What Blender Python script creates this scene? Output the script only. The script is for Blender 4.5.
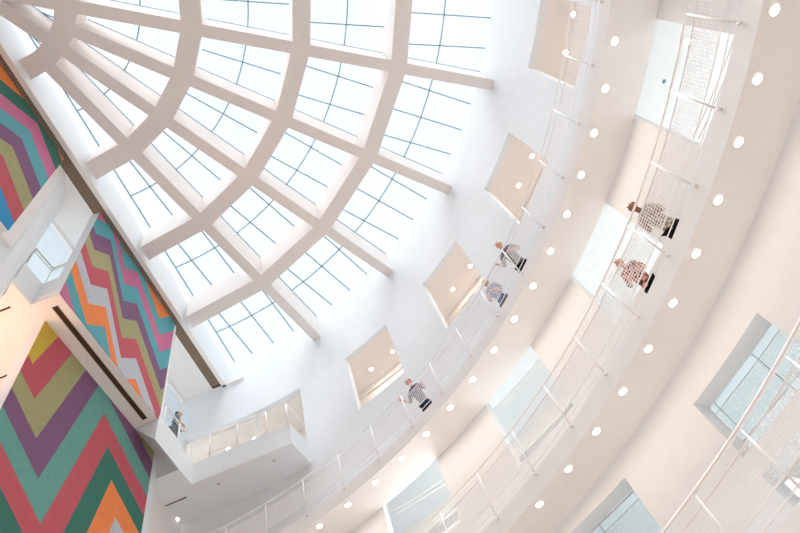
import bpy, math, random
from mathutils import Matrix, Vector
for o in list(bpy.data.objects): bpy.data.objects.remove(o)
SC = bpy.context.scene
COL = SC.collection
random.seed(4)
PI = math.pi

# ------------------------------------------------------------------ camera
cam_d = bpy.data.cameras.new('camera'); cam = bpy.data.objects.new('camera', cam_d); COL.objects.link(cam)
RGT = (0.9493632487518556, -0.20926772003309835, -0.23434257673643402)
DWN = (0.07417072957593267, 0.8740845553721083, -0.4800780071343801)
FWD = (0.3053000569824654, 0.4383870566201663, 0.8453452926434326)
cam.matrix_world = Matrix(((RGT[0], -DWN[0], -FWD[0], 6.86973555), (RGT[1], -DWN[1], -FWD[1], -2.79514575),
                           (RGT[2], -DWN[2], -FWD[2], 1.6), (0, 0, 0, 1)))
cam_d.sensor_width = 36; cam_d.lens = 583.8357 / 800 * 36; cam_d.clip_start = .1; cam_d.clip_end = 500
SC.camera = cam

# ------------------------------------------------------------------ world, sun, exposure
W = bpy.data.worlds.new('sky'); SC.world = W; W.use_nodes = True
wn = W.node_tree.nodes; wl = W.node_tree.links
bg = wn['Background']; bg.inputs['Strength'].default_value = .97
tc = wn.new('ShaderNodeTexCoord'); nz = wn.new('ShaderNodeTexNoise'); nz.inputs['Scale'].default_value = 2.2; nz.inputs['Detail'].default_value = 3
rp = wn.new('ShaderNodeValToRGB'); rp.color_ramp.elements[0].color = (.88, .945, 1, 1); rp.color_ramp.elements[1].color = (.95, .98, 1, 1)
rp.color_ramp.elements[0].position = .35; rp.color_ramp.elements[1].position = .65
wl.new(tc.outputs['Generated'], nz.inputs['Vector']); wl.new(nz.outputs['Fac'], rp.inputs['Fac']); wl.new(rp.outputs['Color'], bg.inputs['Color'])
sun_d = bpy.data.lights.new('sun', 'SUN'); sun = bpy.data.objects.new('sun', sun_d); COL.objects.link(sun)
sun_d.energy = 5.8; sun_d.angle = math.radians(55); sun_d.color = (.91, .955, 1.0)
sun.rotation_euler = (math.radians(8), math.radians(-6), 0); sun.location = (6, 6, 60)
vs = SC.view_settings; vs.view_transform = 'Standard'; vs.look = 'None'; vs.gamma = 1; vs.use_curve_mapping = False
vs.exposure = 0.2
SC.cycles.use_denoising = True; SC.cycles.max_bounces = 12; SC.cycles.diffuse_bounces = 8; SC.cycles.transparent_max_bounces = 16
SC.cycles.sample_clamp_indirect = 8; SC.cycles.caustics_reflective = False; SC.cycles.caustics_refractive = False

# ------------------------------------------------------------------ materials
def lin(c):
    return tuple(((v/255)/12.92 if v/255 <= .04045 else ((v/255+.055)/1.055)**2.4) for v in c)
def mat(name, rgb, rough=.7, noise=0.0, scale=8, metal=0.0):
    m = bpy.data.materials.new(name); m.use_nodes = True; n = m.node_tree.nodes; l = m.node_tree.links
    b = n['Principled BSDF']; c = lin(rgb)
    b.inputs['Roughness'].default_value = rough; b.inputs['Metallic'].default_value = metal
    b.inputs['Specular IOR Level'].default_value = .25
    t = n.new('ShaderNodeTexCoord'); z = n.new('ShaderNodeTexNoise'); z.inputs['Scale'].default_value = scale; z.inputs['Detail'].default_value = 4
    r = n.new('ShaderNodeValToRGB')
    r.color_ramp.elements[0].color = tuple(v*(1-noise) for v in c)+(1,); r.color_ramp.elements[1].color = tuple(min(1, v*(1+noise)) for v in c)+(1,)
    r.color_ramp.elements[0].position = .35; r.color_ramp.elements[1].position = .65
    l.new(t.outputs['Object'], z.inputs['Vector']); l.new(z.outputs['Fac'], r.inputs['Fac']); l.new(r.outputs['Color'], b.inputs['Base Color'])
    return m
def emit(name, rgb, s):
    m = bpy.data.materials.new(name); m.use_nodes = True; n = m.node_tree.nodes; n.clear()
    e = n.new('ShaderNodeEmission'); e.inputs['Color'].default_value = lin(rgb)+(1,); e.inputs['Strength'].default_value = s
    o = n.new('ShaderNodeOutputMaterial'); m.node_tree.links.new(e.outputs[0], o.inputs[0]); return m
def glass(name, tint=(.96, .985, 1)):
    m = bpy.data.materials.new(name); m.use_nodes = True; n = m.node_tree.nodes; l = m.node_tree.links; n.clear()
    t = n.new('ShaderNodeBsdfTransparent'); t.inputs['Color'].default_value = tint+(1,)
    g = n.new('ShaderNodeBsdfGlossy'); g.inputs['Roughness'].default_value = .05
    f = n.new('ShaderNodeMath'); f.operation = 'MULTIPLY'; f.inputs[1].default_value = .08; lw = n.new('ShaderNodeLayerWeight'); lw.inputs[0].default_value = .3; l.new(lw.outputs['Facing'], f.inputs[0])
    x = n.new('ShaderNodeMixShader'); o = n.new('ShaderNodeOutputMaterial')
    l.new(f.outputs[0], x.inputs[0]); l.new(t.outputs[0], x.inputs[1]); l.new(g.outputs[0], x.inputs[2]); l.new(x.outputs[0], o.inputs[0]); return m
M_WALL = mat('white_wall_paint', (234, 237, 239), .8, .01, 3)
M_PLAS = mat('plaster', (238, 234, 231), .8, .01, 3)
M_BEAM = mat('beam_paint', (236, 229, 225), .8, .01, 2)
M_RAMP = mat('walkway_paint', (238, 235, 233), .75, .01, 2)
M_RAIL = mat('rail_paint', (244, 240, 238), .45, .01, 5)
M_MULL = mat('mullion_metal', (128, 164, 184), .5, .05, 5)
M_GLASS = glass('clear_glass')
M_GLASS2 = glass('rail_glass', (.985, .98, .97))
M_GRILL = mat('vent_dark', (70, 52, 40), .9, .05, 20)
M_SLAT = mat('vent_slat', (176, 154, 134), .6, .03, 20)
M_FLOOR = mat('wood_floor', (214, 198, 187), .5, .05, 1.2)
M_CARPET = mat('ramp_floor', (228, 220, 213), .8, .05, 6)
M_LAMP = emit('lamp_glow', (255, 246, 232), 9)
M_TRIM = mat('lamp_trim', (250, 248, 244), .5)
M_DOT = mat('sprinkler_metal', (210, 190, 176), .5)
M_BLUE = mat('blue_grey_detail', (120, 165, 190), .5)
M_COOL = mat('cool_room_paint', (238, 241, 242), .8, .01, 3)
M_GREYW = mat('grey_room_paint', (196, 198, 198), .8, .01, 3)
M_PEACH = mat('peach_room_paint', (242, 237, 232), .8, .01, 3)
M_BRIGHT = emit('white_glow', (250, 252, 255), 1.0)  # white emission for the rear window and the added glowing panels

# ------------------------------------------------------------------ geometry helpers
T = Vector((.5, math.sqrt(.75), 0)); N = Vector((-math.sqrt(.75), .5, 0))
def tn(t, n, z): return T*t + N*n + Vector((0, 0, z))
def pol(r, deg, z): a = math.radians(deg); return Vector((r*math.cos(a), r*math.sin(a), z))
class MB:
    def __init__(s): s.v = []; s.f = []
    def face(s, pts):
        i = len(s.v); s.v += [tuple(p) for p in pts]; s.f.append(tuple(range(i, i+len(pts)))); return s
    def hexa(s, p):          # p: 8 points, 4 bottom + 4 top
        i = len(s.v); s.v += [tuple(q) for q in p]
        for f in ((3, 2, 1, 0), (4, 5, 6, 7), (0, 1, 5, 4), (1, 2, 6, 5), (2, 3, 7, 6), (3, 0, 4, 7)): s.f.append(tuple(i+k for k in f))
        return s
    def box_tn(s, t0, t1, n0, n1, z0, z1):
        c = [(t0, n0), (t1, n0), (t1, n1), (t0, n1)]
        return s.hexa([tn(a, b, z0) for a, b in c]+[tn(a, b, z1) for a, b in c])
    def prism(s, poly, z0, z1, f=tn):
        k = len(poly); i = len(s.v)
        s.v += [tuple(f(a, b, z0)) for a, b in poly]+[tuple(f(a, b, z1)) for a, b in poly]
        s.f.append(tuple(range(i+k-1, i-1, -1))); s.f.append(tuple(range(i+k, i+2*k)))
        for a in range(k): b = (a+1) % k; s.f.append((i+a, i+b, i+k+b, i+k+a))
        return s
    def bar(s, a, b, w, h=None, up=Vector((0, 0, 1))):
        a = Vector(a); b = Vector(b); h = h or w; d = (b-a).normalized()
        x = d.cross(up)
        if x.length < 1e-4: x = d.cross(Vector((1, 0, 0)))
        x.normalize(); y = x.cross(d).normalized()
        q = [(-1, -1), (1, -1), (1, 1), (-1, 1)]
        return s.hexa([a+x*(w/2*i)+y*(h/2*j) for i, j in q]+[b+x*(w/2*i)+y*(h/2*j) for i, j in q])
    def tube(s, pts, r, k=8, cap=True):
        pts = [Vector(p) for p in pts]; i0 = len(s.v); n = len(pts)
        for j, p in enumerate(pts):
            d = (pts[min(j+1, n-1)]-pts[max(j-1, 0)]).normalized()
            x = d.cross(Vector((0, 0, 1)))
            if x.length < 1e-3: x = Vector((1, 0, 0))
            x.normalize(); y = d.cross(x)
            for q in range(k):
                a = 2*PI*q/k; s.v.append(tuple(p+x*(r*math.cos(a))+y*(r*math.sin(a))))
        for j in range(n-1):
            for q in range(k):
                q2 = (q+1) % k; s.f.append((i0+j*k+q, i0+j*k+q2, i0+(j+1)*k+q2, i0+(j+1)*k+q))
        if cap: s.f.append(tuple(i0+q for q in range(k))[::-1]); s.f.append(tuple(i0+(n-1)*k+q for q in range(k)))
        return s
    def disc(s, c, r, h, k=20, r2=None):
        c = Vector(c); r2 = r2 if r2 else r; i = len(s.v)
        for rr, z in ((r, 0), (r2, h)):
            for q in range(k): a = 2*PI*q/k; s.v.append((c.x+rr*math.cos(a), c.y+rr*math.sin(a), c.z+z))
        s.f.append(tuple(range(i+k-1, i-1, -1))); s.f.append(tuple(range(i+k, i+2*k)))
        for q in range(k): q2 = (q+1) % k; s.f.append((i+q, i+q2, i+k+q2, i+k+q))
        return s
    def sweep_arc(s, prof, a0, a1, zf=lambda d: 0, step=1.25, close=True):
        """closed profile [(r, z)...] swept round the axis; zf(deg) lifts it"""
        n = max(1, int(math.ceil((a1-a0)/step))); k = len(prof); i0 = len(s.v)
        for j in range(n+1):
            d = a0+(a1-a0)*j/n
            for r, z in prof: s.v.append(tuple(pol(r, d, z+zf(d))))
        for j in range(n):
            for q in range(k if close else k-1):
                q2 = (q+1) % k; s.f.append((i0+j*k+q, i0+(j+1)*k+q, i0+(j+1)*k+q2, i0+j*k+q2))
        if close: s.f.append(tuple(i0+q for q in range(k))); s.f.append(tuple(i0+n*k+q for q in range(k))[::-1])
        return s
    def build(s, name, m, parent=None, smooth=False, origin=None):
        me = bpy.data.meshes.new(name); o0 = Vector(origin) if origin is not None else Vector((0, 0, 0))
        me.from_pydata([tuple(Vector(p)-o0) for p in s.v], [], s.f); me.materials.append(m); me.validate(); me.update()
        if smooth:
            me.polygons.foreach_set('use_smooth', [True]*len(me.polygons))
        o = bpy.data.objects.new(name, me); COL.objects.link(o)
        if parent is not None: o.parent = parent
        if origin is not None: o.location = o0
        return o
def tag(o, label=None, cat=None, group=None, kind=None):
    if label: o['label'] = label
    if cat: o['category'] = cat
    if group: o['group'] = group
    if kind: o['kind'] = kind
    return o
def empty(name, loc, label=None, cat=None, group=None):
    o = bpy.data.objects.new(name, None); COL.objects.link(o); o.location = loc; o.empty_display_size = .2
    return tag(o, label, cat, group)
def struct(o): o['kind'] = 'structure'; return o
def ordinal(i): return ['first', 'second', 'third', 'fourth', 'fifth', 'sixth', 'seventh', 'eighth', 'ninth', 'tenth', 'eleventh', 'twelfth', 'thirteenth', 'fourteenth', 'fifteenth', 'sixteenth', 'seventeenth', 'eighteenth', 'nineteenth', 'twentieth'][i]

R = 15.9; ZB = 21.6; ZG = 23.05; RR = 14.74; TH = .25
A0, A1 = -30.0, 60.0
def soff1(d): return 13.302 - 1.254*math.radians(d)
def soff2(d): return 9.234 - 1.138*math.radians(d)
def soff3(d): return 5.198 - 1.084*math.radians(d)

# ------------------------------------------------------------------ setting: floor, curved wall
struct(MB().box_tn(-26, 30, -26, 14, -.2, 0).build('floor', M_FLOOR))
def win_list(sector):                       # openings of each 15 degree bay, top storey to bottom
    w = []
    if sector < 3: w.append((16.3+.05*sector, 19.25))
    W_ = {-2: 11.3, -1: 11.1, 0: 10.9, 1: 10.55, 2: 10.5, 3: 10.2}
    if sector in W_: w.append((W_[sector], soff1(sector*15+7.5)+.32))
    w.append((7.0 if sector < 1 else 7.25, 8.3 if sector < 1 else 8.43))
    w.append((5.1, 6.62))
    return w
wall = MB(); OPEN = []
def strip(a0, a1, opens):
    n = max(1, int(math.ceil((a1-a0)/1.25-1e-6)))
    zs = [0.0]
    for z0, z1 in sorted(opens): zs += [z0, z1]
    zs.append(ZG+.15)
    for j in range(n):
        d0 = a0+(a1-a0)*j/n; d1 = a0+(a1-a0)*(j+1)/n
        for q in range(0, len(zs), 2):
            z0, z1 = zs[q], zs[q+1]
            wall.face([pol(R, d0, z0), pol(R, d1, z0), pol(R, d1, z1), pol(R, d0, z1)])
            wall.face([pol(R+TH, d1, z0), pol(R+TH, d0, z0), pol(R+TH, d0, z1), pol(R+TH, d1, z1)])
        for z0, z1 in opens:
            D = TH if z0 > 9 else .46
            wall.face([pol(R, d0, z0), pol(R+D, d0, z0), pol(R+D, d1, z0), pol(R, d1, z0)])
            wall.face([pol(R, d0, z1), pol(R, d1, z1), pol(R+D, d1, z1), pol(R+D, d0, z1)])
    for z0, z1 in opens:
        D = TH if z0 > 9 else .46
        for d in (a0, a1): wall.face([pol(R, d, z0), pol(R, d, z1), pol(R+D, d, z1), pol(R+D, d, z0)])
# the balcony storey has one long opening
for k in range(-2, 3):
    strip(15*k-3.75, 15*k+3.75, []); strip(15*k+3.75, 15*k+11.25, win_list(k))
strip(41.25, 49.0, [])
strip(49.0, 56.25, [(16.3, 19.32), (10.2, soff1(52)+.3), (7.25, 8.43), (5.1, 6.62)])
strip(56.25, 66.4, [(16.3, 19.32)])
strip(66.4, 80, [])
struct(wall.build('wall_curved', M_WALL))

# rooms behind the curved wall
def ring_plate(r0, r1, a0, a1, z, h=.2):
    return MB().sweep_arc([(r0, z), (r1, z), (r1, z+h), (r0, z+h)], a0, a1, step=2.5)
I0 = R+TH
struct(ring_plate(I0, 17.72, -32, 80, 19.27, .25).build('ceiling', M_PEACH))
struct(MB().sweep_arc([(17.72, 19.0), (17.9, 19.0), (17.9, 19.5), (17.72, 19.5)], -32, 80, step=2.5).build('trim_1', M_PEACH))
struct(MB().sweep_arc([(17.80, 15.9), (18.0, 15.9), (18.0, 19.2), (17.80, 19.2)], -32, 80, step=2.5).build('wall_upper_corridor', M_PEACH))
struct(ring_plate(I0, 18.1, -32, 49, 15.9, .25).build('floor', M_CARPET))
# second storey rooms
struct(ring_plate(I0, 22.0, -32, 62, 14.3, .25).build('ceiling', M_COOL))
struct(MB().sweep_arc([(21.8, 10.0), (22, 10.0), (22, 14.3), (21.8, 14.3)], -32, 15, step=2.5).build('wall_second_storey', M_COOL))
struct(MB().sweep_arc([(17.8, 12.75), (17.95, 12.75), (17.95, 14.3), (17.8, 14.3)], 15, 62, step=2.5).build('wall_second_storey', M_COOL))
struct(MB().sweep_arc([(17.75, 12.3), (17.95, 12.3), (17.95, 12.75), (17.75, 12.75)], 15, 62, step=2.5).build('trim_2', M_PEACH))
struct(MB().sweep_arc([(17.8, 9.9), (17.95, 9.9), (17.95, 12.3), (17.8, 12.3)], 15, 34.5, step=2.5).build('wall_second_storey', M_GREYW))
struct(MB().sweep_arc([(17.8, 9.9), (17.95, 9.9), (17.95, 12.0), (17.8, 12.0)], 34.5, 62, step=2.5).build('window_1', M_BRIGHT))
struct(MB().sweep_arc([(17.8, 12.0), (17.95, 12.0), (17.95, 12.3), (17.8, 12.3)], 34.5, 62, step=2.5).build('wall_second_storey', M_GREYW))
struct(ring_plate(I0, 22.0, -32, 62, 9.95, .25).build('floor', M_CARPET))
# third storey rooms
struct(ring_plate(I0, 22.0, -32, 62, 9.6, .2).build('ceiling', M_COOL))
struct(MB().sweep_arc([(21.8, 6.8), (22, 6.8), (22, 9.6), (21.8, 9.6)], -32, 62, step=2.5).build('wall_third_storey', M_COOL))
struct(ring_plate(I0, 22.0, -32, 62, 6.66, .2).build('floor', M_CARPET))
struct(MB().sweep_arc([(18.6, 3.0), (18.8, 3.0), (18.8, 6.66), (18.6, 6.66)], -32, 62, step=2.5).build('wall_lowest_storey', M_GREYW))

# ------------------------------------------------------------------ roof: beams, rings, well walls, glazing
struct(MB().box_tn(-4, R+.4, .17, .6, ZB+.2, ZG+.2).build('wall_skylight', M_WALL))
def radial_beam(deg, r0, r1, w=.37):
    a = math.radians(deg); d = Vector((math.cos(a), math.sin(a), 0)); s = Vector((-d.y, d.x, 0))
    c = [d*r0-s*w/2, d*r1-s*w/2, d*r1+s*w/2, d*r0+s*w/2]
    return MB().hexa([p+Vector((0, 0, ZB)) for p in c]+[p+Vector((0, 0, ZG)) for p in c])
BL = {0: 'topmost of the four long pale radial roof beams across the skylight', 15: 'second from the top of the four long radial roof beams across the skylight',
      30: 'third from the top of the four long radial roof beams across the skylight', 45: 'lowest of the four long radial roof beams, nearest the mural wall'}
for deg in (0, 15, 30, 45):
    r0 = 0.3 if deg in (-30, 0, 30) else 2.2
    o = radial_beam(deg, r0, R).build('roof_beam', M_BEAM)
    tag(o, BL.get(deg, 'radial roof beam at the upper frame edge, above the four long ones'), 'roof beam', 'radial roof beams')
RG = [(2.34, .58), (5.74, .62), (9.08, .57), (12.385, .56)]
RL = ['smallest and widest ring beam at the point of the fan skylight', 'second ring beam out from the point of the fan skylight', 'third ring beam out from the point of the fan skylight', 'outermost and longest ring beam of the fan skylight']
for i, (r, w) in enumerate(RG):
    m = MB(); angs = [-30, -15, 0, 15, 30, 45, 60.6]
    def P(rad, d): return pol(rad, d, 0)
    ends = []
    for rad in (r-w/2, r+w/2):
        pts = [pol(rad, d, 0) for d in angs[:-1]]
        p = pol(rad, 60, 0); q = pts[-1]; pts.append(p)
        ends.append(pts)
    k = len(angs); iv = len(m.v)
    for z in (ZB+.004, ZG-.004):
        for e in ends: m.v += [(p.x, p.y, z) for p in e]
    for j in range(k-1):
        a, b, c, d = iv+j, iv+j+1, iv+k+j+1, iv+k+j
        A, B, C_, D = a+2*k, b+2*k, c+2*k, d+2*k
        m.f += [(a, d, c, b), (A, B, C_, D), (a, b, B, A), (d, D, C_, c)]
    m.f += [(iv, iv+2*k, iv+3*k, iv+k), (iv+k-1, iv+2*k-1, iv+4*k-1, iv+3*k-1)]
    tag(m.build('ring_beam', M_BEAM), RL[i], 'roof beam', 'ring beams of the skylight')
# glazing of each bay: pane + mullions
rows = [(0.3, RG[0][0]-RG[0][1]/2), (RG[0][0]+RG[0][1]/2, RG[1][0]-RG[1][1]/2), (RG[1][0]+RG[1][1]/2, RG[2][0]-RG[2][1]/2), (RG[2][0]+RG[2][1]/2, RG[3][0]-RG[3][1]/2), (RG[3][0]+RG[3][1]/2, R)]
MIDR = [None, 4.1, 7.4, 10.68, 14.15]; OFF = [[], [], [0.0], [-.52, .52], [-1.04, 0.0, 1.04]]
wn_ = 2
for s0 in range(-30, 60, 15):
    for ri, (ra, rb) in enumerate(rows):
        if ri == 0 and s0 < 0: continue
        bis = math.radians(s0+7.5); d = Vector((math.cos(bis), math.sin(bis), 0)); sd = Vector((-d.y, d.x, 0))
        def edge(r, side, inset=.185):       # a point on the beam face
            a = math.radians(s0 if side < 0 else s0+15); e = Vector((math.cos(a), math.sin(a), 0)); q = Vector((-e.y, e.x, 0))
            return e*r + q*(inset*(-side))
        e = empty('window_%d' % wn_, d*((ra+rb)/2)+Vector((0, 0, ZG))); wn_ += 1; struct(e)
        org = e.location
        g = MB(); arc = []
        nseg = 6
        outer = [pol(rb, s0+15*q/nseg, ZG+.06) for q in range(nseg+1)]; inner = [pol(ra, s0+15*q/nseg, ZG+.06) for q in range(nseg+1)]
        for q in range(nseg): g.face([inner[q]-org, inner[q+1]-org, outer[q+1]-org, outer[q]-org])
        g.build('glass_pane', M_GLASS, e)
        f = MB(); z = Vector((0, 0, ZG+.02)); bw, bh = .038, .05
        for side in (-1, 1): f.bar(edge(ra, side)+z-org, edge(rb, side)+z-org, bw, bh)
        if ri > 0:
            for x in OFF[ri]:
                r0 = max(ra, 0); f.bar(d*(ra*1.0)+sd*x+z-org, d*math.sqrt(rb*rb-x*x)+sd*x+z-org, bw, bh)
            if MIDR[ri]:
                pts = []
                for q in range(5):
                    w = q/4; a0_ = math.degrees(.21/MIDR[ri]); pts.append(pol(MIDR[ri], s0+a0_+(15-2*a0_)*w, ZG+.02)-org)
                for q in range(4): f.bar(pts[q], pts[q+1], bw, bh)
        f.build('mullion_frame', M_MULL, e)

# ------------------------------------------------------------------ flat side: soffit, grille, mural boxes
struct(MB().box_tn(-5, R+.3, .17, .34, ZB, ZB+.2).build('trim_3', M_PLAS))
struct(MB().box_tn(-5, R+1.0, .71, 1.98, ZB, ZB+.2).build('ceiling', M_PLAS))
struct(MB().box_tn(15.8, R+1.0, -.6, .71, ZB, ZB+.2).build('ceiling', M_PLAS))
gr = empty('ceiling_grille', tn(8, .52, ZB), 'long dark slatted ceiling grille running beside the skylight along the top of the murals', 'ceiling vent')
b = MB()
b.box_tn(-5-8, 15.75-8, .34-.52, .71-.52, .16, .2); b.box_tn(-13, 7.75, .34-.52, .345-.52, 0, .16); b.box_tn(-13, 7.75, .705-.52, .71-.52, 0, .16); b.box_tn(7.7, 7.75, -.18, .19, 0, .16)
b.build('duct_box', M_GRILL, gr)
b = MB()
for i in range(8): n0 = -.175+i*.047; b.box_tn(-13, 7.7, n0, n0+.012, .01, .06)
b.build('long_bars', M_SLAT, gr)
b = MB()
for i in range(190): t0 = -9+i*.088; b.box_tn(t0, t0+.02, -.175, .185, .012, .05)
b.build('cross_bars', M_SLAT, gr)

# painted bands: a plain generic zigzag pattern
def mural_mat(name, cols, width, sx, knots, phase=0.0, slant=0.0):
    """zigzag bands: v = z - g(t), g piecewise linear through knots"""
    m = bpy.data.materials.new(name); m.use_nodes = True; n = m.node_tree.nodes; l = m.node_tree.links
    b = n['Principled BSDF']; b.inputs['Roughness'].default_value = .8; b.inputs['Specular IOR Level'].default_value = .15
    tcn = n.new('ShaderNodeTexCoord'); sep = n.new('ShaderNodeSeparateXYZ'); l.new(tcn.outputs['Object'], sep.inputs[0])
    def math_(op, a, bb=None):
        q = n.new('ShaderNodeMath'); q.operation = op
        for i, v in enumerate((a, bb)):
            if v is None: continue
            if isinstance(v, (int, float)): q.inputs[i].default_value = v
            else: l.new(v, q.inputs[i])
        return q.outputs[0]
    t = math_('ADD', sep.outputs[0], math_('MULTIPLY', sep.outputs[2], slant))
    mr = None; tot = None
    # sum of clamped ramps
    g = None
    for (x0, y0), (x1, y1) in zip(knots, knots[1:]):
        q = n.new('ShaderNodeMapRange'); l.new(t, q.inputs[0]); q.inputs[1].default_value = x0; q.inputs[2].default_value = x1
        q.inputs[3].default_value = 0; q.inputs[4].default_value = y1-y0
        g = q.outputs[0] if g is None else math_('ADD', g, q.outputs[0])
    v = math_('SUBTRACT', sep.outputs[2], g)
    idx = math_('ADD', math_('DIVIDE', v, width*len(cols)), phase)
    fr = math_('FRACT', idx)
    rmp = n.new('ShaderNodeValToRGB'); rmp.color_ramp.interpolation = 'CONSTANT'
    els = rmp.color_ramp.elements
    while len(els) < len(cols): els.new(.5)
    for i, c in enumerate(cols): els[i].position = i/len(cols)
    for i, c in enumerate(cols): els[i].color = lin(c)+(1,)
    l.new(fr, rmp.inputs[0])
    nz = n.new('ShaderNodeTexNoise'); nz.inputs['Scale'].default_value = 6; nz.inputs['Detail'].default_value = 6; l.new(tcn.outputs['Object'], nz.inputs['Vector'])
    mrn = n.new('ShaderNodeMapRange'); l.new(nz.outputs['Fac'], mrn.inputs[0]); mrn.inputs[3].default_value = .86; mrn.inputs[4].default_value = 1.12
    mx = n.new('ShaderNodeMix'); mx.data_type = 'RGBA'; mx.blend_type = 'MULTIPLY'; mx.inputs[0].default_value = 1
    l.new(rmp.outputs[0], mx.inputs[6]); l.new(mrn.outputs[0], mx.inputs[7]); l.new(mx.outputs[2], b.inputs['Base Color'])
    return m
C_LIME = (165, 161, 117); C_PUR = (130, 93, 124); C_AQ = (106, 161, 150); C_ROSE = (193, 93, 102); C_GRN = (65, 119, 106)
C_ORG = (237, 137, 80); C_GREY = (189, 191, 198); C_BRN = (139, 104, 89); C_YEL = (206, 176, 71); C_BLU = (97, 102, 141); C_SKY = (60, 145, 198); C_TEAL = (95, 165, 174); C_PINK = (198, 113, 148)
def panel(t0, t1, z0, z1, n0, m, label, thick=.02):
    """a flat panel in its own local frame: x along the wall, z up from its foot"""
    me = bpy.data.meshes.new('mural_panel'); w = t1-t0; h = z1-z0
    vv = [(0, 0, 0), (w, 0, 0), (w, thick, 0), (0, thick, 0), (0, 0, h), (w, 0, h), (w, thick, h), (0, thick, h)]
    me.from_pydata(vv, [], [(3, 2, 1, 0), (4, 5, 6, 7), (0, 1, 5, 4), (1, 2, 6, 5), (2, 3, 7, 6), (3, 0, 4, 7)]); me.materials.append(m)
    o = bpy.data.objects.new('mural_panel', me); COL.objects.link(o); o.location = tn(t0, n0, z0); o.rotation_euler = (0, 0, math.radians(60))
    tag(o, label, 'mural', 'painted zigzag wall panels'); return o
m0 = mural_mat('zigzag_paint_left', [C_SKY, C_ROSE, C_LIME, C_PUR, C_TEAL, C_PINK, C_GRN, C_ORG], .78, 1, [(-1, 2.0), (2.2, 2.0), (3.7, 1.75), (5.2, 3.0), (7.0, 1.8), (8.5, 3.0)], .08)
panel(-1.4, 5.08, 16.25, ZB-.003, .5, m0, 'topmost zigzag mural at the upper left, under the ceiling grille')
m1 = mural_mat('zigzag_paint_centre', [C_ROSE, C_LIME, C_PUR, C_TEAL, C_PINK, C_TEAL, C_ORG, C_GREY], .78, 1, [(-3, 3.2), (-1.0, 1.7), (1.2, -1.0), (2.0, -.3), (2.9, -2.2), (3.7, -1.5), (5.2, -3.0), (6.5, -1.5)], .06, .25)
panel(7.12, 12.2, 16.32, ZB-.003, .5, m1, 'middle zigzag mural between the ceiling grille and the slotted band')
m2 = mural_mat('zigzag_paint_lower', [C_YEL, C_BRN, C_GREY, C_ORG, C_GRN, C_ROSE, C_AQ, C_PUR, C_LIME, C_ROSE], .85, 1, [(1.0, 3.0), (5.0, .3), (8.3, 4.6), (14, 1.6)], .66, .55)
M2 = panel(7.68, 13.3, 6.0, 16.298, 1.26, m2, 'largest zigzag mural, at the lower left below the slotted band')
struct(MB().box_tn(-5, 5.08, .52, .73, 16.25, ZB-.002).build('wall_mural', M_WALL))
struct(MB().box_tn(-5, 5.5, .731, .95, 16.3, ZB-.002).build('wall_mural', M_PLAS))
struct(MB().box_tn(7.1, 12.35, .521, .80, 16.5, ZB-.002).build('wall_mural', M_WALL))
struct(MB().prism([(7.68, 6), (13.598, 6), (13.598, 16.298), (7.68, 16.298)], 1.281, 1.6, f=lambda t, z, n: tn(t, n, z)).build('wall_mural', M_WALL))
# curved pier at the left of the stair opening
pier = [(5.2, .96), (5.62, .80), (5.95, .98), (6.22, 1.2), (6.38, 1.36), (6.55, 1.6), (6.70, 1.93), (6.6, 2.2), (5.2, 2.2)]
struct(MB().prism(pier, 16.3, ZB-.001).build('wall_pier', M_WALL))
pier2 = [(4.6, .96), (5.62, .80), (5.95, .98), (6.22, 1.2), (6.38, 1.36), (6.0, 1.7), (4.6, 2.2)]
struct(MB().prism(pier2, 8, 16.3).build('wall_pier', M_WALL))
# upper floor slab with notch + band + parapet
slab = [(-5, 1.29), (7.12, 1.29), (7.12, .521), (12.14, .521), (12.14, 1.29), (13.59, 1.29), (13.59, 12), (-5, 12)]
sl = MB().prism(slab, 16.3, 16.5).build('ceiling', M_PLAS); struct(sl)
struct(MB().box_tn(6.36, 7.12, 1.29, 1.45, 16.5, 17.37).build('wall_parapet', M_WALL))
struct(MB().box_tn(7.1, 7.25, .80, 1.29, 16.5, 17.37).build('wall_parapet', M_WALL))
slot = empty('linear_slot_vent', tn(9.7, .82, 16.3), 'long narrow brown slot vent in the band between the two lower murals', 'ceiling vent')
MB().box_tn(-2.3, 2.25, -.07, .07, -.004, .0).build('slot_recess', M_GRILL, slot)
b = MB(); b.box_tn(-2.3, 2.25, -.085, -.07, -.012, 0); b.box_tn(-2.3, 2.25, .07, .085, -.012, 0); b.build('slot_frame', M_SLAT, slot)
def slot_vent(p, q, label):
    p = Vector(p); q = Vector(q); c = (p+q)/2; e = empty('linear_slot_vent', c, label, 'ceiling vent')
    MB().bar(p-c, q-c, .05, .02).build('slot_recess', M_GRILL, e)
    x = (q-p).normalized().cross(Vector((0, 0, 1)))*.034
    b = MB(); b.bar(p-c+x, q-c+x, .012, .03); b.bar(p-c-x, q-c-x, .012, .03); b.build('slot_frame', M_PLAS, e)
slot_vent(tn(6.95, 1.75, 16.29), tn(6.95, 2.7, 16.29), 'short dark slot in the orange soffit at the left edge, upper one')
slot_vent(tn(8.77, 3.0, 16.29), tn(8.77, 4.2, 16.29), 'short dark slot in the orange soffit at the left edge, lower one')

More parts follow.
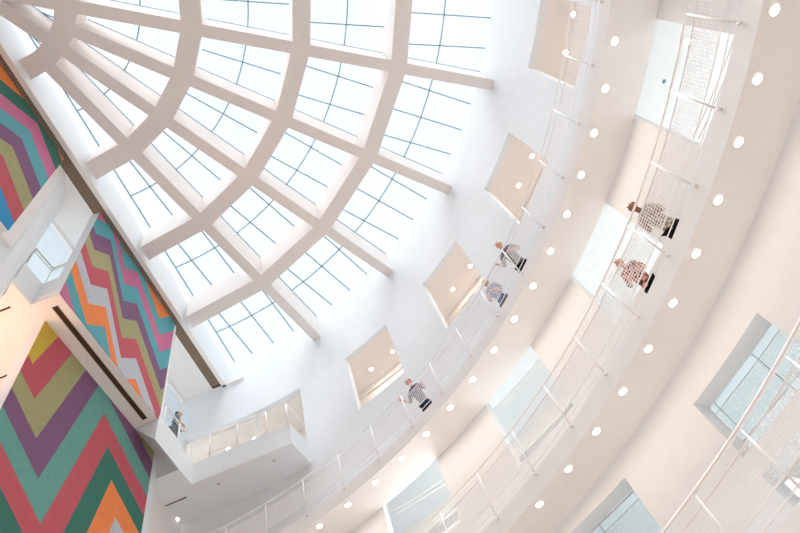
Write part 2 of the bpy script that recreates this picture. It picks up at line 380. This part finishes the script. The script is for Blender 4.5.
# balcony slab, railing
ZS0, ZS1 = 15.45, 16.3
bal = [(13.6, .5), (14.38, .5), (14.38, -2.88), (15.62, -3.1), (17.8, -3.4), (17.8, -1.0), (19.5, 0.0), (19.5, 12), (13.6, 12)]
bs = MB().prism(bal, ZS0, ZS1).prism([(.5, 16.3), (.5, 15.45), (1.258, 16.3)], 12.15, 13.6, f=lambda n, z, t: tn(t, n, z)).box_tn(12.15, 13.6, .5, 3, 16.301, 16.5).build('balcony', M_WALL)
tag(bs, 'white cantilevered balcony slab with a square corner beside the lower mural', 'balcony')
def down_lamp(p, label, group, r=.082, power=0, nrm=None, parent_name='downlight', glow=M_LAMP, col=(1, .80, .66)):
    e = empty(parent_name, p, label, 'ceiling light', group)
    MB().disc((0, 0, -.012), r, .012, 18, r*1.05).build('lamp_disc', glow, e)
    t = MB(); t.sweep_arc([(r*1.02, -.02), (r*1.28, -.012), (r*1.28, 0), (r*1.02, 0)], 0, 360, step=20); t.build('trim_ring', M_TRIM, e)
    if power:
        ld = bpy.data.lights.new('lamp', 'AREA'); ld.shape = 'DISK'; ld.size = r*1.6; ld.energy = power; ld.color = col
        lo = bpy.data.objects.new('lamp', ld); COL.objects.link(lo); lo.parent = e; lo.location = (0, 0, -.03)
    return e
br = empty('balcony_railing', tn(14.38, .5, ZS1), 'white post railing with glass infill round the edge of the corner balcony', 'railing')
o = br.location
path = [tn(12.42, .54, 0), tn(14.34, .54, 0), tn(14.34, -2.84, 0), tn(15.55, -3.04, 0)]
Z = lambda h: Vector((0, 0, ZS1+h))
hr = MB(); hr.tube([p+Z(.98)-o for p in path], .028); hr.build('handrail', M_RAIL, br, True)
hr = MB(); hr.tube([p+Z(.84)-o for p in path], .014, 6); hr.tube([p+Z(.1)-o for p in path], .014, 6); hr.build('thin_rails', M_RAIL, br, True)
for t_, n_ in ((12.5, .54), (13.4, .54), (14.34, .54), (14.34, -.08), (14.34, -1.06), (14.34, -2.1), (14.34, -2.84)):
    p = tn(t_, n_, 0)
    MB().tube([p+Z(0)-o, p+Z(.97)-o], .03, 8).build('post', M_RAIL, br, True)
g = MB()
for a, b_ in zip(path, path[1:]): g.face([a+Z(.1)-o, b_+Z(.1)-o, b_+Z(.83)-o, a+Z(.83)-o])
gp = g.build('glass_infill', M_GLASS2, br); 
# stair window rail at the left opening
sr = empty('stair_handrail', tn(6.9, 1.38, 17.4), 'thin bent white handrail inside the bright stair opening between murals', 'railing')
o = sr.location
pts = [tn(6.56, 1.6, 18.05), tn(6.60, 1.6, 18.88), tn(7.38, 1.6, 18.95), tn(7.38, .9, 18.95)]
M_HAND = mat('handrail_beige', (206, 188, 172), .5)
MB().tube([p-o for p in pts], .024, 8).build('top_rail', M_HAND, sr, True)
MB().tube([p-o-Vector((0, 0, .16)) for p in pts], .014, 8).build('lower_rail', M_HAND, sr, True)
for p in (pts[1], pts[2]): MB().tube([p-o, Vector((p.x, p.y, 17.0))-o], .016, 8).build('post', M_RAIL, sr, True)

# tall stair window behind the murals, onto the added glow of the stair hall
sw = struct(empty('window_80', tn(11.5, 2.05, 16.5)))
o = sw.location
gm = MB(); gm.box_tn(6.6-11.5, 17-11.5, .02, .03, -.2, ZB-16.5); gm.build('glass_pane', M_GLASS, sw)
fm = MB(); fm.box_tn(-4.9, 5.5, -.06, .06, ZB-16.5-.10, ZB-16.5)
for t_ in (-4.9, 5.4): fm.box_tn(t_-.03, t_+.03, -.04, .04, -.2, ZB-16.5)
fm.build('mullion_frame', M_RAIL, sw)
struct(MB().box_tn(5.0, 17.2, 2.0, 2.15, 16.5, 17.0).build('baseboard_left', M_WALL))

# walls that close the room
struct(MB().box_tn(4.6, 19.6, 1.99, 12, 23.0, 23.2).build('ceiling', M_WALL))
struct(MB().box_tn(4.6, 19.6, 1.99, 2.1, ZB+.2, 23.0).build('wall_stair', M_WALL))
struct(MB().box_tn(4.6, 19.6, 8.0, 8.1, 16.5, 23.0).build('window_81', M_BRIGHT))  # added glowing wall that brightens the stair hall
struct(MB().box_tn(4.5, 4.6, 1.99, 8, 16.5, 23.0).build('wall_stair', M_WALL))
struct(MB().box_tn(19.6, 19.7, 1.99, 8, 16.3, 23.0).build('wall_stair', M_WALL))
struct(MB().box_tn(13.6, 18, 1.6, 1.9, 0, ZS0).build('wall_left', M_PLAS))
struct(MB().box_tn(-20, 4.6, 1.0, 1.4, 0, 16.2).build('wall_left', M_PLAS))
struct(MB().box_tn(-5.2, -5, -.2, 2, 16, ZG).build('wall_far_left', M_WALL))
struct(MB().box_tn(4.6, 13.6, 10, 10.2, 0, 16.3).build('wall_back_room', M_PEACH))
# opaque roof over the offstage part of the hall
rf = [(-26, -26), (-4.5, -26), (-4.5, .17), (-26, .17)]
struct(MB().prism(rf, ZB, ZB+.2).build('ceiling', M_PLAS))
struct(MB().box_tn(-26, -25.8, -26, 2, 0, ZB).build('wall_rear', M_WALL))
struct(MB().box_tn(-26, 10, -26, -25.8, 0, ZB).build('wall_side', M_WALL))

# ------------------------------------------------------------------ ramps and their railings
RSTEP = 1.25
def ramp(sf, label, a0=-31, a1=66):
    m = MB().sweep_arc([(RR, 0), (R, 0), (R, .40), (RR+.03, .40), (RR+.03, .42), (RR, .42)], a0, a1, sf, RSTEP)
    o = m.build('curved_walkway', M_RAMP); tag(o, label, 'walkway', 'curved walkways along the wall'); return o
ramp(soff1, 'uppermost curved white walkway, running below the square openings')
ramp(soff2, 'second curved white walkway, under the two visitors in black trousers and beside blue windows')
ramp(soff3, 'lowest curved walkway, mostly out of frame at the bottom right')
def railing(sf, label, p0, dp, npost, a0, a1, hr_=.023, trim_z=(1.62, 1.42, .74, .54)):
    c = pol(RR, 15, sf(15)+.42); e = empty('walkway_railing', c, label, 'railing', 'curved railings of the walkways')
    def arc(r, z, step=1.25):
        n = int((a1-a0)/step); return [pol(r, a0+(a1-a0)*i/n, sf(a0+(a1-a0)*i/n)+z)-c for i in range(n+1)]
    MB().tube(arc(RR-.03, trim_z[0]), hr_, 8).build('handrail', M_RAIL, e, True)
    for z in trim_z[1:]: MB().tube(arc(RR-.0, z), .012, 6).build('rail', M_RAIL, e, True)
    for i in range(npost):
        d = p0+dp*i; b = pol(RR-.035, d, sf(d)+.30)-c; t = pol(RR-.03, d, sf(d)+1.62)-c
        s = MB(); s.tube([b, t], .02, 8); s.tube([pol(RR+.0, d, sf(d)+.34)-c, pol(RR-.06, d, sf(d)+.34)-c], .032, 10)
        s.build('post', M_RAIL, e, True)
    for i in range(-1, npost):
        d0 = p0+dp*i+.25; d1 = p0+dp*(i+1)-.25
        w = MB(); nv = 20; nh = 9
        for q in range(nv+1):
            d = d0+(d1-d0)*q/nv; w.bar(pol(RR, d, sf(d)+.76)-c, pol(RR, d, sf(d)+1.40)-c, .009)
        for q in range(nh+1):
            z = .76+.64*q/nh
            for j in range(4):
                x0 = d0+(d1-d0)*j/4; x1 = d0+(d1-d0)*(j+1)/4; w.bar(pol(RR, x0, sf(x0)+z)-c, pol(RR, x1, sf(x1)+z)-c, .009)
        w.build('mesh_infill', M_RAIL, e)
    return e
dg = math.degrees
railing(soff1, 'white railing with mesh infill along the uppermost curved walkway', dg(-.2176), dg(.0877), 15, -17, 66)
railing(soff2, 'white railing with mesh infill along the second walkway, in front of blue windows', dg(-.221), dg(.0884), 12, -18, 46)
railing(soff3, 'large near railing with mesh infill at the bottom right corner', dg(-.221)+.6, dg(.0884), 8, -14, 28, .034)

# guard railing behind the third storey openings
gz = 6.86
e = empty('corridor_railing', pol(17.8, 14, gz), 'thin railing with mesh seen through the blue windows at the bottom right', 'railing'); c = e.location
def arc2(r, z, a0, a1): return [pol(r, a0+(a1-a0)*i/24, z)-c for i in range(25)]
MB().tube(arc2(17.8, 9.28, 3, 30), .022, 8).build('handrail', M_RAIL, e, True)
for z in (9.06, 8.25, 8.05): MB().tube(arc2(17.8, z, 3, 30), .014, 6).build('rail', M_RAIL, e, True)
for i in range(7):
    d = 4+4.3*i; MB().tube([pol(17.8, d, gz)-c, pol(17.8, d, 9.28)-c], .018, 8).build('post', M_RAIL, e, True)
w = MB()
for q in range(150): d = 3+27*q/149; w.bar(pol(17.8, d, 8.27)-c, pol(17.8, d, 9.04)-c, .008)
for q in range(10): 
    for j in range(10): w.bar(pol(17.8, 3+2.7*j, 8.27+.077*q)-c, pol(17.8, 3+2.7*(j+1), 8.27+.077*q)-c, .008)
w.build('mesh_infill', M_RAIL, e)
# guard rails across the second storey openings
for k, (za, zb, r_) in {-1: (11.5, 11.7, 16.2), 0: (12.2, 12.2, 16.2), 1: (12.6, 12.65, 16.2), 2: (12.1, 12.35, 16.2)}.items():
    a0 = 15*k+3.9; a1 = 15*k+11.1; c = pol(r_, a0+3.6, za)
    nm = {-1: 'topmost', 0: 'second', 1: 'third', 2: 'lowest'}[k]
    e = empty('guard_rail', c, 'thin white guard rail across the '+nm+' bright opening of the second storey', 'railing', 'guard rails in the openings')
    for z in (0, -.14): MB().tube([pol(r_, a0+(a1-a0)*i/6, za+(zb-za)*i/6+z)-c for i in range(7)], .014, 6).build('rail', M_RAIL, e, True)

# ------------------------------------------------------------------ downlights, sprinklers
def ramp_lights(sf, t1, dt, n, row, power):
    for i in range(n):
        d = dg(t1+dt*i)
        down_lamp(pol(14.96, d, sf(d)), '%s from the top in the row of round downlights under the %s' % (ordinal(i), row), 'downlights under the '+row, power=power)
ramp_lights(soff1, -.1674, .0659, 16, 'uppermost walkway', 7)
ramp_lights(soff2, -.2355, .066, 11, 'second walkway', 5)
nm = {-1: 'topmost', 0: 'second', 1: 'third', 2: 'fourth', 3: 'balcony'}
for k in range(-1, 4):
    for j, dd in enumerate((2.0, 5.76, 9.5) if k < 3 else (9.8, 13.3, 17.0)):
        d = 15*k+dd+(.25*k if k < 3 else 0)
        if j == 0: continue
        down_lamp(pol(17.07, d, 19.27), '%s round downlight inside the %s upper opening' % ('upper' if j == 1 else 'lower', nm[k]), 'downlights in the upper corridor', power=12 if k < 3 else 9, col=(1, .93, .88) if k < 3 else (1, .8, .62))
def fill_lamp(p, e, size, col=(1, .8, .62), up=False, name='added_fill'):  # area light without a fixture
    ld = bpy.data.lights.new(name, 'AREA'); ld.shape = 'DISK'; ld.size = size; ld.energy = e; ld.color = col
    lo = bpy.data.objects.new(name, ld); COL.objects.link(lo); lo.location = p
    if up: lo.rotation_euler = (PI, 0, 0)
    return lo
def small_dot(p, label, m=M_DOT):
    s = MB(); s.disc((0, 0, -.03), .03, .03, 12, .055); s.disc((0, 0, -.06), .012, .03, 10); o = s.build('sprinkler_head', m, origin=None); o.location = p
    tag(o, label, 'sprinkler'); return o
lp = empty('window_stand_in', pol(16.95, 11.7, 6.655), 'bright square white panel in the grey soffit standing in for a window at the right edge of the frame', 'ceiling light')  # glowing soffit panel used in place of a bright window
MB().sweep_arc([(16.65, 0), (17.25, 0), (17.25, -.02), (16.65, -.02)], 11.2, 12.4, step=.6).build('glow_panel', M_BRIGHT, lp, origin=(0, 0, 0)).location = -pol(16.95, 11.7, 0)
MB().sweep_arc([(16.60, 0), (17.30, 0), (17.30, -.012), (16.60, -.012)], 11.05, 12.55, step=.75).build('panel_frame', M_TRIM, lp).location = -pol(16.95, 11.7, 0)
small_dot(tn(14.56, -.20, ZS0) + T*.25, 'small sprinkler dot under the balcony slab, left one')
small_dot(tn(14.8, -2.1, ZS0), 'small sprinkler dot under the balcony slab, right one')
small_dot(pol(16.75, 7.45, 14.3), 'small grey sprinkler in the bright ceiling beyond the walkway pair', M_BLUE)
small_dot(pol(17.1, -6.2, 14.3), 'small grey sprinkler in the topmost bright window', M_BLUE)
down_lamp(pol(17.3, 11.0, 14.3), 'faint round ceiling light in the bright opening left of the lower walkway visitor', 'room lights', glow=M_LAMP)
down_lamp(pol(17.4, -9.3, 14.3), 'faint round ceiling light in the topmost bright opening by the top edge', 'room lights', glow=M_LAMP)
down_lamp(tn(15.56, 1.6, ZS0), 'small amber ceiling light under the balcony beside the lower mural', 'balcony lights', r=.07)
slot_vent(tn(14.8, 2.1, ZS0-.01), tn(14.8, .9, ZS0-.01), 'thin dark slot in the soffit under the balcony')

# fixtureless fills: cool in the lower rooms and stair hall, warm by the murals
for d in (-15, -5, 5, 15, 25, 36): fill_lamp(pol(19.5 if d < 14 else 17.2, d, 10.4), {15: 20, 25: 24, 36: 44}.get(d, 48), 1.2, (.93, .98, 1), True, 'added_cool_fill')  # added upward fills brightening the second storey rooms
for d in (2, 9, 17, 25): fill_lamp(pol(19.5, d, 6.95), 24, 1.2, (.80, .93, 1), True, 'added_cool_fill')  # added cool fills for the third storey
for d in (5, 13, 20): fill_lamp(pol(17.5, d, 4.0), 16, .8, (.78, .92, 1), True, 'added_cool_fill')  # added cool fills for the lowest storey
for t_ in (7, 12, 16): fill_lamp(tn(t_, 4.6, 17.2), 50, 2.0, (.95, .99, 1), True, 'added_cool_fill')  # added fills aimed up at the stair hall ceiling
fill_lamp(tn(6.4, 3.4, 13.2), 95, 1.0, (1, .42, .17), True, 'unseen_warm_fill')  # unseen upward fill that turns the soffit orange

# ------------------------------------------------------------------ people
def skin(name, pts, edges, rad, m, parent=None, root=0, sub=1, loc=None):
    me = bpy.data.meshes.new(name); me.from_pydata(pts, edges, []); me.materials.append(m)
    o = bpy.data.objects.new(name, me); COL.objects.link(o)
    md = o.modifiers.new('Skin', 'SKIN'); md.use_smooth_shade = True
    if not me.skin_vertices: 
        import bmesh
        bm = bmesh.new(); bm.from_mesh(me); bm.verts.layers.skin.verify(); bm.to_mesh(me); bm.free()
    sv = me.skin_vertices[0].data
    for i, r in enumerate(rad): sv[i].radius = (r, r) if not isinstance(r, tuple) else r; sv[i].use_root = (i == root)
    sb = o.modifiers.new('Sub', 'SUBSURF'); sb.levels = sub; sb.render_levels = sub
    if parent is not None: o.parent = parent
    return o
def cloth(name, c1, c2, kind='plain', scale=30):
    m = mat(name, c1, .9, .05, 20); n = m.node_tree.nodes; l = m.node_tree.links
    if kind != 'plain':
        t = n.new('ShaderNodeTexCoord')
        x = n.new('ShaderNodeTexChecker' if kind == 'check' else 'ShaderNodeTexWave')
        if kind == 'check': x.inputs['Scale'].default_value = scale; x.inputs['Color1'].default_value = lin(c1)+(1,); x.inputs['Color2'].default_value = lin(c2)+(1,); l.new(t.outputs['Object'], x.inputs['Vector']); l.new(x.outputs['Color'], n['Principled BSDF'].inputs['Base Color'])
        else:
            x.bands_direction = 'Z'; x.inputs['Scale'].default_value = scale; l.new(t.outputs['Object'], x.inputs['Vector'])
            r = n.new('ShaderNodeValToRGB'); r.color_ramp.interpolation = 'CONSTANT'; r.color_ramp.elements[0].color = lin(c1)+(1,); r.color_ramp.elements[1].color = lin(c2)+(1,); r.color_ramp.elements[1].position = .64
            l.new(x.outputs['Fac'], r.inputs[0]); l.new(r.outputs[0], n['Principled BSDF'].inputs['Base Color'])
    return m
M_SKIN = mat('skin', (222, 172, 148), .6, .03, 30)
M_SKIN2 = mat('skin_deep', (150, 104, 80), .6, .03, 30)
M_EYE = mat('eye', (40, 30, 28), .3)
def person(p, yaw, label, h=1.7, skin_m=M_SKIN, hair_c=(70, 48, 36), hair='short', shirt=None, trousers=None, shoes=(40, 38, 38), lean=.0, arms=None, walk=.0, shorts=False, head_turn=0.0):
    """faces local +x; arms = [(elbow, wrist) right, left] in metres for a 1.70 m figure"""
    k = h/1.7
    L = lambda x, y, z: (x+lean*max(0, z-.95)/.75, y, z)
    arms = arms or [((.02, -.27, 1.12), (.16, -.24, .90)), ((.02, .27, 1.12), (.16, .24, .90))]
    pts = []; ed = []; rad = []
    def add(q, r, par=None, ln=True):
        q = L(*q) if ln else q
        pts.append(tuple(v*k for v in q)); rad.append(tuple(x*k for x in r) if isinstance(r, tuple) else r*k)
        if par is not None: ed.append((par, len(pts)-1))
        return len(pts)-1
    pel = add((0, 0, .95), (.13, .10)); wa = add((0, 0, 1.12), (.115, .09), pel); ch = add((0, 0, 1.32), (.14, .105), wa)
    nb = add((0, 0, 1.44), .07, ch); nk = add((.01, 0, 1.50), .05, nb); jw = add((.03, 0, 1.555), .062, nk); hd = add((.02, 0, 1.625), .088, jw); tp = add((.01, 0, 1.67), .065, hd)
    add((.125, 0, 1.60), .013, hd)                    # nose
    for s in (-1, 1): add((.0, s*.094, 1.60), .014, hd)    # ears
    for i, s in enumerate((-1, 1)):
        sh = add((0, s*.17, 1.40), .055, ch); el = add(arms[i][0], .042, sh); wr = add(arms[i][1], .028, el)
        e = Vector(pts[el])/k; w = Vector(pts[wr])/k; d = (w-e).normalized(); sd = d.cross(Vector((0, 0, 1)))
        if sd.length < .1: sd = Vector((0, 1, 0))
        sd.normalize(); up = sd.cross(d); sd *= (1 if s > 0 else -1)
        pm = add(tuple(w+d*.05), (.030, .016), wr, False)
        for fi, (off, ln_) in enumerate(((-.030, .062), (-.010, .078), (.010, .072), (.029, .056))):
            a = add(tuple(w+d*.085+sd*off), .010, pm, False); b = add(tuple(w+d*(.085+ln_*.55)+sd*off*1.1-up*.008), .009, a, False); add(tuple(w+d*(.085+ln_*.85)+sd*off*1.1-up*.03), .007, b, False)
        a = add(tuple(w+d*.035-sd*.035), .012, wr, False); add(tuple(w+d*.075-sd*.058-up*.012), .009, a, False)
        hp = add((0, s*.09, .90), .085, pel); kn = add((walk*s*.5+.02, s*.10, .50), .058, hp); an = add((walk*s, s*.10, .09), .038, kn); add((walk*s+.13, s*.11, .035), .034, an)
    o = skin('person', pts, ed, rad, skin_m, sub=1); o.location = p; o.rotation_euler = (0, 0, yaw)
    tag(o, label, 'person')
    def sub_skin(name, q, es, rs, m): return skin(name, [tuple(v*k for v in L(*a)) for a in q], es, [tuple(x*k for x in r) if isinstance(r, tuple) else r*k for r in rs], m, o)
    ar = arms
    mid = lambda a, b, f: tuple(a[i]+(b[i]-a[i])*f for i in range(3))
    q = [(0, 0, .84), (0, 0, 1.12), (0, 0, 1.32), (0, 0, 1.45), (0, -.17, 1.405), (0, .17, 1.405), ar[0][0], ar[1][0], mid(ar[0][0], ar[0][1], .25), mid(ar[1][0], ar[1][1], .25)]
    sub_skin('shirt', q, [(0, 1), (1, 2), (2, 3), (2, 4), (2, 5), (4, 6), (5, 7), (6, 8), (7, 9)], [(.165, .14), (.145, .12), (.17, .135), .085, .078, .078, .058, .058, .05, .05], shirt)
    zz = .52 if shorts else .12
    q = [(0, 0, 1.03), (0, -.095, .86), (0, .095, .86), (-walk*.5+.02, -.10, .52), (walk*.5+.02, .10, .52)]; es = [(0, 1), (0, 2), (1, 3), (2, 4)]; rs = [(.155, .13), .11, .11, .078, .078]
    if not shorts: q += [(-walk, -.10, .11), (walk, .10, .11)]; es += [(3, 5), (4, 6)]; rs += [.056, .056]
    sub_skin('shorts' if shorts else 'trousers', q, es, rs, trousers)
    hm = mat('hair', hair_c, .85, .2, 60)
    if hair == 'long': q = [(-.02, 0, 1.69), (-.045, 0, 1.62), (-.06, 0, 1.50), (-.07, 0, 1.40)]; es = [(0, 1), (1, 2), (2, 3)]; rs = [.1, .108, .08, .045]
    elif hair == 'bun': q = [(-.015, 0, 1.69), (-.04, 0, 1.62), (-.13, 0, 1.68)]; es = [(0, 1), (1, 2)]; rs = [.1, .107, .05]
    else: q = [(.0, 0, 1.695), (-.035, 0, 1.65), (-.035, 0, 1.59)]; es = [(0, 1), (1, 2)]; rs = [.098, .107, .088]
    sub_skin('hair', q, es, rs, hm)
    for s in (-1, 1): ey = MB(); c = L(.105, s*.033, 1.628); ey.disc((c[0]*k, c[1]*k, c[2]*k), .011*k, .012*k, 8); ey.build('eye', M_EYE, o)
    c = L(.108, 0, 1.565); MB().bar((c[0]*k, -.022*k, c[2]*k), (c[0]*k, .022*k, c[2]*k), .012*k, .008*k).build('mouth', mat('lips', (170, 90, 85), .6), o)
    sh = mat('shoe', shoes, .6)
    for s in (-1, 1):
        x = walk*s; skin('shoe', [((x-.05)*k, s*.10*k, .045*k), ((x+.06)*k, s*.105*k, .045*k), ((x+.16)*k, s*.11*k, .035*k)], [(0, 1), (1, 2)], [.045*k, .045*k, .035*k], sh, o)
    return o
#PEOPLE
def on_ramp(sf, r, d): return pol(r, d, sf(d)+.42)
def face_in(d): return math.radians(d)+PI
rest = [((.12, -.24, 1.12), (.34, -.12, 1.08)), ((.12, .24, 1.12), (.34, .12, 1.08))]
person(on_ramp(soff1, 15.38, 13.2), face_in(13.2)+.15, 'person in a grey striped top and black trousers leaning on the uppermost railing', 1.85, hair='bun', hair_c=(120, 68, 46),
       shirt=cloth('grey_stripe', (150, 150, 158), (60, 54, 62), 'wave', 9), trousers=cloth('black_cloth', (28, 26, 28), None), lean=.5, arms=[((.12, -.30, 1.14), (.34, -.34, 1.12)), ((.12, .29, 1.14), (.32, .2, 1.08))])
person(on_ramp(soff1, 15.42, 17.4), face_in(17.4)+.1, 'shorter person in a blue checked shirt and grey trousers at the uppermost railing', 1.72, hair_c=(160, 120, 100),
       shirt=cloth('blue_check', (50, 56, 140), (180, 182, 216), 'check', 13), trousers=cloth('grey_cloth', (110, 112, 112), None), lean=.42, arms=rest)
person(on_ramp(soff1, 15.42, 31.6), face_in(31.6)-.1, 'person in a navy striped top leaning with both hands on the uppermost railing', 1.75, hair_c=(130, 78, 56),
       shirt=cloth('navy_stripe', (30, 38, 72), (150, 156, 176), 'wave', 10), trousers=cloth('navy_cloth', (26, 34, 60), None), lean=.5, arms=[((.12, -.32, 1.16), (.32, -.38, 1.2)), ((.12, .32, 1.16), (.30, .40, 1.12))])
person(on_ramp(soff2, 15.62, 1.9), face_in(1.9)+.1, 'person in a beige patterned shirt and black trousers on the second walkway', 1.85, skin_m=M_SKIN2, hair_c=(60, 36, 28),
       shirt=cloth('beige_check', (206, 196, 180), (150, 138, 122), 'check', 16), trousers=cloth('black_cloth', (16, 14, 16), None), lean=.5, arms=rest)
person(on_ramp(soff2, 15.68, 6.5), face_in(6.5)+.15, 'person in a pink top with dark stripes and black trousers on the second walkway', 1.75, hair='bun', hair_c=(80, 56, 44),
       shirt=cloth('dark_stripe', (84, 60, 64), (236, 160, 146), 'check', 9), trousers=cloth('black_cloth', (14, 12, 14), None), lean=.42, arms=rest)
person(tn(13.6, .85, ZS1), math.radians(60)-PI/2+.3, 'man in a grey jacket over a blue shirt standing at the balcony corner', 1.85, hair_c=(60, 48, 44),
       shirt=cloth('grey_blue', (120, 134, 158), (96, 100, 112), 'check', 12), trousers=cloth('grey_cloth', (120, 122, 128), None), lean=.08, arms=[((.06, -.26, 1.14), (.24, -.14, 1.0)), ((.06, .26, 1.14), (.24, .14, 1.0))])
